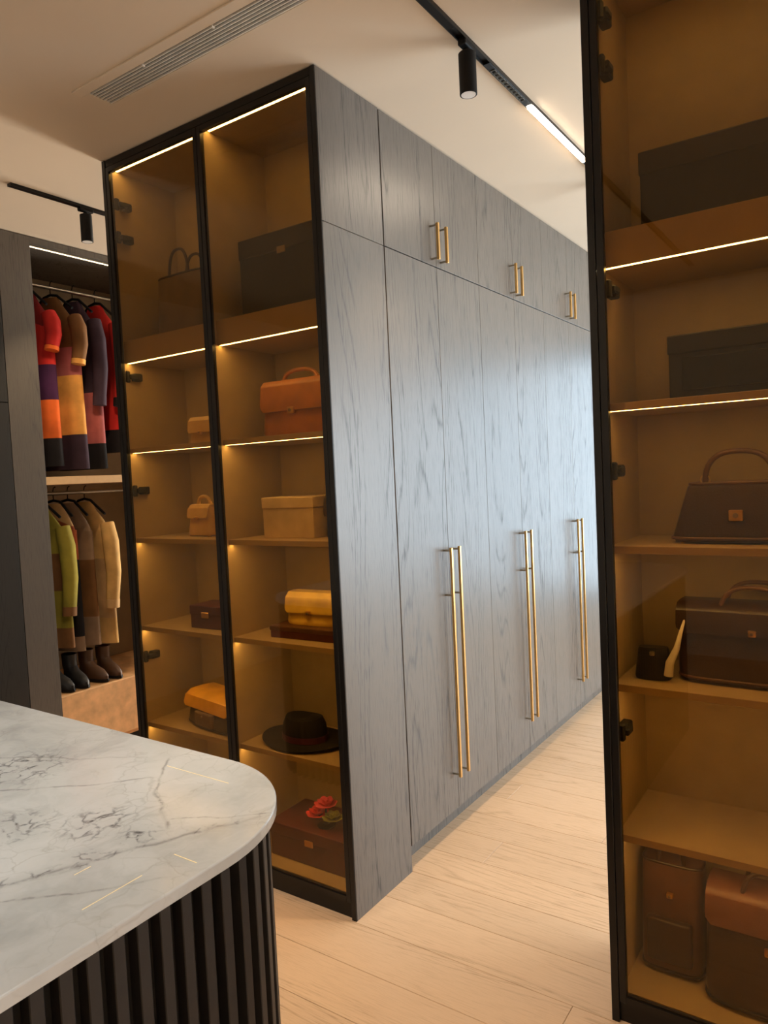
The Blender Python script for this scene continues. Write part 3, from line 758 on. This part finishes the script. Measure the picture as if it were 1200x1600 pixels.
def bag(name, label, cat, loc, rz, W, D, Hh, mat, taper=0.85, dtaper=0.6, e=5.0, flap=None, handle=None, clasp=None, trim=None, feet=True, group=None, strap=None, belly=0.0, pocket=None):
    t = thing(name, label, cat, (0, 0, 0), group)
    hw, hd = W/2, D/2
    prof = []
    N = 14
    for i in range(N+1):
        f = i/N
        k = 1 - (1-taper)*f; kd = 1 - (1-dtaper)*f + belly*math.sin(PI*f)
        rnd = 1.0
        if f < 0.08: rnd = 0.94 + 0.06*(f/0.08)**0.5
        if f > 0.94: rnd = 1.0 - 0.05*((f-0.94)/0.06)**2
        prof.append(sup(hw*k*rnd, hd*kd*rnd, Hh*f, e))
    body = obj('body', MB().rings(prof), mat, t, True)
    if trim:
        pts = [Vector((p.x, p.y, p.z+0.0)) for p in sup(hw*taper*0.97, hd*dtaper*0.97, Hh*0.985, e)]
        if not flap: obj('top_trim', MB().tube(pts + [pts[0]], 0.0045, 8), trim, body, True)
        pb = sup(hw*0.985, hd*0.985, 0.010, e)
        obj('base_trim', MB().tube(pb + [pb[0]], 0.004, 8), trim, body, True)
    if flap:
        fm, drop = flap
        yf0 = -hd*dtaper; hz = Hh
        pr = [(hd*dtaper*0.9, hz*0.97), (hd*dtaper*0.75, hz+0.004), (0, hz+0.007), (yf0*0.8, hz+0.005), (yf0*1.05-0.006, hz-0.012)]
        for k in range(1, 7):
            f = 1 - drop*k/6
            kd = 1 - (1-dtaper)*f + belly*math.sin(PI*f)
            pr.append((-hd*kd - 0.007, Hh*f))
        fl = obj('flap', sheet(pr, lambda q: hw*(taper + (1-taper)*max(0, q-0.3)*drop)*(0.99 if q < 0.85 else 0.99-0.10*((q-0.85)/0.15)**2), 0.006), fm, t, True)
    if pocket:
        pm, pw, ph0, ph1 = pocket
        obj('front_pocket', MB().box(-hw*pw, hw*pw, -hd-0.012, -hd*0.8, Hh*ph0, Hh*ph1, 0.008, 3), pm, t, True)
    if handle:
        hm, kind, hh = handle
        zt = Hh
        if kind == 'single':
            hd_ = obj('handle', MB().tube(arch(hw*0.5, zt-0.004, hh), 0.0075, 12), hm, t, True)
            for s in (-1, 1):
                obj('handle_ring', MB().tube([(s*hw*0.5 + 0.012*math.cos(a*PI/6), 0, zt + 0.008 + 0.012*math.sin(a*PI/6)) for a in range(13)], 0.0022, 6, False), M['brass'], hd_, True)
        else:
            for y in (-hd*dtaper*0.8, hd*dtaper*0.8):
                obj('handle', MB().tube(arch(hw*0.42, zt*0.86, hh + zt*0.14, y), 0.0062, 10), hm, t, True)
    if strap:
        sm, = strap
        pts = [(hw*taper*0.97, 0, Hh*0.93), (hw+0.012, -0.01, Hh*0.6), (hw+0.016, -hd*0.6, Hh*0.2), (hw*0.9, -hd-0.02, 0.006), (hw*0.3, -hd-0.035, 0.006), (-hw*0.5, -hd-0.025, 0.006)]
        obj('strap', MB().tube(pts, 0.0045, 8), sm, t, True)
    if clasp:
        cm, cw, cz = clasp
        f = cz; kd = 1 - (1-dtaper)*f + belly*math.sin(PI*f)
        y = -hd*kd - (0.011 if flap else 0.003)
        c = obj('clasp', MB().box(-cw/2, cw/2, y-0.006, y+0.006, Hh*cz-cw*0.42, Hh*cz+cw*0.42, 0.003, 2), cm, t, True)
        obj('clasp_knob', MB().tube([(0, y-0.010, Hh*cz), (0, y-0.004, Hh*cz)], cw*0.2, 14), M['steel'], c, True)
    if feet:
        for sx in (-1, 1):
            for sy in (-1, 1):
                obj('foot', MB().tube([(sx*hw*0.8, sy*hd*0.7, -0.004), (sx*hw*0.8, sy*hd*0.7, 0.002)], 0.006, 10), M['brass'], t, True)
        loc = (loc[0], loc[1], loc[2]+0.0042)
    return settle(t, loc, rz)

def lidded_box(name, label, loc, rz, W, D, Hh, mat, lidmat, lid=0.3, pull=None, group=None, panel=None, cat='box'):
    t = thing(name, label, cat, (0, 0, 0), group)
    g = 0.003
    obj('base', MB().box(-W/2+g, W/2-g, -D/2+g, D/2-g, 0, Hh*(1-lid)+0.004, 0.003, 2), mat, t)
    lm = MB().box(-W/2, W/2, -D/2, D/2, Hh*(1-lid), Hh, 0.004, 2)
    l = obj('lid', lm, lidmat, t)
    if pull: obj('pull_tab', MB().box(-0.02, 0.02, -D/2-0.004, -D/2+0.002, Hh*(1-lid)-0.012, Hh*(1-lid)+0.012, 0.002), pull, l)
    if panel: obj('front_panel', MB().box(-W*0.40, W*0.40, -D/2-0.004, -D/2+0.002, Hh*0.12, Hh*(1-lid)*0.9, 0.002), panel, t)
    return settle(t, loc, rz)

Lm = {}
for nm, c, r in (('black', (0.010, 0.009, 0.010), 0.35), ('darkbrown', (0.040, 0.018, 0.010), 0.40), ('brown', (0.11, 0.045, 0.020), 0.42), ('cognac', (0.42, 0.15, 0.03), 0.40),
                 ('tan', (0.60, 0.38, 0.16), 0.45), ('mustard', (0.85, 0.45, 0.05), 0.40), ('yellow', (0.90, 0.60, 0.10), 0.42), ('beige', (0.62, 0.47, 0.30), 0.5),
                 ('taupe', (0.20, 0.14, 0.10), 0.5), ('grey', (0.12, 0.10, 0.09), 0.55), ('plum', (0.09, 0.02, 0.045), 0.45), ('maroon', (0.10, 0.016, 0.014), 0.42), ('blush', (0.15, 0.06, 0.042), 0.45), ('white', (0.80, 0.76, 0.70), 0.5)):
    Lm[nm] = leather('leather_'+nm, c, r)
M['box_black'] = plain('black_box_card', (0.014, 0.012, 0.012), 0.5, mottle=0.1)
M['box_dark'] = plain('dark_box_card', (0.028, 0.022, 0.022), 0.55, mottle=0.1)
M['gloss_black'] = plain('glossy_black_panel', (0.010, 0.010, 0.010), 0.12)

YM = 2.12
S1, S2, S3, S4, S5 = SHELVES
e = 0.0005
GP = 'bags and boxes in the glass cabinet beside the wardrobes'; GR = 'bags and boxes in the right-hand glass cabinet'
# left cabinet, right-hand bay
lidded_box('storage_box', 'large black storage box on the top shelf of the cabinet beside the wardrobes', (-1.765, 2.13, S1+e), 0.0, 0.43, 0.24, 0.285, M['box_black'], M['box_dark'], 0.25, M['steel'], GP)
bag('satchel', 'orange-brown satchel with flap under the large black box', 'bag', (-1.800, YM, S2+e), 0.05, 0.32, 0.13, 0.20, Lm['cognac'], 0.94, 0.7, 5, (Lm['cognac'], 0.55), (Lm['cognac'], 'single', 0.05), (M['brass'], 0.03, 0.45), None, True, GP)
lidded_box('gift_box', 'plain beige lidded box on the middle shelf below the satchel', (-1.835, YM, S3+e), 0.08, 0.24, 0.17, 0.155, Lm['beige'], Lm['beige'], 0.28, None, GP)
bag('evening_bag', 'small dark brown evening bag right of the beige box', 'bag', (-1.632, YM, S3+e), -0.1, 0.13, 0.08, 0.155, Lm['darkbrown'], 0.9, 0.6, 4, (Lm['darkbrown'], 0.5), None, (M['brass'], 0.02, 0.5), None, False, GP)
lidded_box('flat_box', 'flat reddish-brown box under the yellow clutch', (-1.785, YM, S4+e), 0.04, 0.30, 0.20, 0.045, Lm['maroon'], Lm['brown'], 0.4, None, GP)
bag('clutch_bag', 'bright yellow clutch lying on the flat reddish box', 'bag', (-1.775, YM, S4+0.0455+e), 0.06, 0.24, 0.11, 0.115, Lm['yellow'], 0.93, 0.75, 5, (Lm['yellow'], 0.6), None, (M['brass'], 0.022, 0.42), None, False, GP)
# black wide-brimmed hat
hat = thing('hat', 'black wide-brimmed hat on the low shelf beside the black pouch', 'hat', (0, 0, 0), GP)
M['felt'] = fabric('black_felt', (0.016, 0.013, 0.012))
n = 40
def brim(r, z, wv): return [Vector((r*math.cos(2*PI*k/n)*1.12, r*math.sin(2*PI*k/n)*0.84, z + wv*math.cos(4*PI*k/n))) for k in range(n)]
obj('brim', MB().rings([brim(0.085, 0.010, 0), brim(0.13, 0.009, 0.002), brim(0.165, 0.014, 0.006), brim(0.167, 0.017, 0.006), brim(0.13, 0.013, 0.002), brim(0.085, 0.014, 0)], True, False), M['felt'], hat, True)
obj('crown', MB().rings([brim(0.088, 0.010, 0), brim(0.088, 0.03, 0), brim(0.082, 0.075, 0), brim(0.070, 0.100, 0.004), brim(0.045, 0.104, 0.004), brim(0.015, 0.094, 0)]), M['felt'], hat, True)
obj('hat_band', MB().rings([brim(0.0895, 0.015, 0), brim(0.0905, 0.016, 0), brim(0.0885, 0.038, 0), brim(0.087, 0.038, 0)], True, False), Lm['plum'], hat, True)
settle(hat, (-1.858, 2.105, S5-0.0029), 0.0)
bag('pouch_bag', 'black pouch bag right of the wide-brimmed hat', 'bag', (-1.597, 2.12, S5+e), 0.0, 0.115, 0.10, 0.17, Lm['black'], 0.8, 0.5, 3.5, None, (Lm['black'], 'single', 0.05), (M['brass'], 0.018, 0.6), None, True, GP, None, 0.1)
lidded_box('storage_box', 'dark maroon box at the bottom under the flower ornament', (-1.79, 2.125, BASE+e), 0.0, 0.40, 0.22, 0.135, Lm['maroon'], Lm['maroon'], 0.35, M['brass'], GP)
# flower ornament
fl = thing('flower_ornament', 'small pink and red fabric flower ornament on the maroon box', 'ornament', (0, 0, 0), GP)
FM = dict(pink=fabric('petal_pink', (0.75, 0.10, 0.16)), red=fabric('petal_red', (0.70, 0.04, 0.04)), green=fabric('leaf_green', (0.30, 0.30, 0.04)))
def bloom(cx, cy, cz, R, mat, name='bloom'):
    mb = MB()
    for layer, (cnt, tilt, rr) in enumerate(((7, 0.15, 1.0), (6, 0.6, 0.85), (5, 1.1, 0.65))):
        for k in range(cnt):
            a = 2*PI*k/cnt + layer*0.5
            d = Vector((math.cos(a)*math.cos(tilt), math.sin(a)*math.cos(tilt), math.sin(tilt))); sd = Vector((-math.sin(a), math.cos(a), 0))
            up = d.cross(sd)*-1
            c0 = Vector((cx, cy, cz)); r = R*rr
            row = []
            for f, wd in ((0.0, 0.10), (0.4, 0.32), (0.8, 0.36), (1.0, 0.14)):
                p = c0 + d*r*f + Vector((0, 0, 0.12*r*f*f))
                row.append([p - sd*wd*r + up*0.0006, p + sd*wd*r + up*0.0006, p + sd*wd*r - up*0.0010, p - sd*wd*r - up*0.0010])
            mb.rings(row)
    return obj(name, mb, mat, fl, True)
obj('stand', MB().lathe([(0.035, 0), (0.036, 0.003), (0.012, 0.008), (0.010, 0.03), (0.030, 0.036), (0.030, 0.040)], seg=20), M['black_matte'], fl, True)
bloom(-0.035, -0.01, 0.035, 0.045, FM['red']); bloom(0.04, -0.01, 0.035, 0.042, FM['green'], 'leaf_cluster'); bloom(0.0, 0.0, 0.075, 0.045, FM['pink'])
for x, z in ((-0.03, 0.036), (0.035, 0.036), (0, 0.072)): pass
obj('stem', MB().tube([(0, 0, 0.038), (0, 0, 0.08)], 0.004, 8), M['black_matte'], fl, True)
settle(fl, (-1.76, 2.09, BASE+0.1355+e), 0.0)
# left cabinet, left-hand bay
bag('tote_bag', 'tall taupe tote bag on the top shelf of the leftmost bay', 'bag', (-2.40, YM+0.01, S1+e), 0.0, 0.28, 0.15, 0.26, Lm['taupe'], 1.02, 0.75, 5, None, (Lm['darkbrown'], 'double', 0.10), None, Lm['darkbrown'], True, GP)
bag('mini_bag', 'tiny tan bag with flap on the second shelf of the leftmost bay', 'bag', (-2.300, YM-0.02, S2+e), 0.1, 0.15, 0.08, 0.105, Lm['tan'], 0.92, 0.7, 4.5, (Lm['tan'], 0.55), None, (M['brass'], 0.018, 0.45), None, False, GP)
bag('mini_bag', 'tiny tan handbag with top handle on the middle shelf of the leftmost bay', 'bag', (-2.345, YM-0.02, S3+e), -0.1, 0.16, 0.09, 0.12, Lm['tan'], 0.85, 0.6, 4.5, (Lm['tan'], 0.4), (Lm['tan'], 'single', 0.045), (M['brass'], 0.018, 0.6), None, True, GP)
lidded_box('jewel_box', 'small dark plum box on the fourth shelf of the leftmost bay', (-2.295, YM-0.03, S4+e), 0.05, 0.18, 0.14, 0.095, Lm['plum'], Lm['plum'], 0.4, M['brass'], GP)
bag('shoulder_bag', 'grey canvas bag with a mustard leather flap, just above the marble top', 'bag', (-2.30, YM-0.02, S5+e), -0.18, 0.36, 0.19, 0.13, Lm['grey'], 0.9, 0.75, 4, (Lm['mustard'], 0.42), None, (M['steel'], 0.022, 0.45), Lm['black'], False, GP, None, 0.05, (Lm['taupe'], 0.35, 0.10, 0.55))
bag('round_bag', 'round black bag at the cabinet bottom behind the island edge', 'bag', (-2.27, 2.10, BASE+e), 0.0, 0.24, 0.13, 0.26, Lm['black'], 0.55, 0.7, 3.0, None, None, (M['brass'], 0.02, 0.7), None, True, GP, None, 0.1)
# right cabinet, left-hand bay
lidded_box('storage_box', 'long black storage box on the top shelf of the right-hand cabinet', (-0.305, 2.13, S1+e), 0.0, 0.42, 0.24, 0.20, M['box_black'], M['box_dark'], 0.3, None, GR)
lidded_box('flat_box', 'flat glossy black box under the top shelf of the right-hand cabinet', (-0.275, 2.12, S2+e), 0.0, 0.36, 0.22, 0.165, M['box_black'], M['box_black'], 0.3, None, GR, M['gloss_black'])
bag('handbag', 'dark brown trapezoid handbag with arched handle and gold clasp', 'handbag', (-0.305, YM-0.01, S3+e), 0.0, 0.33, 0.15, 0.155, Lm['darkbrown'], 0.74, 0.5, 5, None, (Lm['brown'], 'single', 0.085), (M['brass'], 0.034, 0.45), Lm['brown'], True, GR)
tb_ = bag('tote_bag', 'large dark brown tote with white tassel in the right-hand cabinet', 'handbag', (-0.275, YM+0.02, S4+e), 0.0, 0.38, 0.18, 0.20, Lm['darkbrown'], 1.0, 0.7, 5, (Lm['darkbrown'], 0.35), (Lm['brown'], 'double', 0.055), (M['brass'], 0.02, 0.7), Lm['brown'], True, GR)
ORG[tb_.name] = Vector((0, 0, 0))
obj('tassel', MB().tube([(-0.165, -0.074, 0.165), (-0.172, -0.096, 0.13), (-0.180, -0.108, 0.09), (-0.198, -0.110, 0.05), (-0.202, -0.112, 0.014)], 0.008, 10, True, [0.003, 0.005, 0.008, 0.011, 0.012]), Lm['white'], tb_, True)
bag('coin_pouch', 'small black pouch left of the dark brown tote', 'bag', (-0.525, 2.07, S4+e), 0.1, 0.10, 0.08, 0.085, Lm['black'], 0.8, 0.5, 3, None, None, (M['steel'], 0.014, 0.85), None, False, GR, None, 0.1)
bag('tote_bag', 'tall brown tote at the bottom left of the right-hand cabinet', 'handbag', (-0.505, 2.15, BASE+e), 0.0, 0.17, 0.15, 0.31, Lm['brown'], 0.98, 0.55, 4.5, None, (Lm['darkbrown'], 'double', 0.07), (M['brass'], 0.018, 0.72), Lm['darkbrown'], True, GR, None, 0.05, (Lm['darkbrown'], 0.72, 0.12, 0.52))
bag('handbag', 'dark brown handbag with blush pink front panel on the cabinet floor', 'handbag', (-0.245, 2.11, BASE+e), 0.0, 0.33, 0.19, 0.30, Lm['darkbrown'], 0.95, 0.6, 5, (Lm['blush'], 0.30), (Lm['darkbrown'], 'double', 0.07), (M['brass'], 0.025, 0.6), Lm['black'], True, GR)
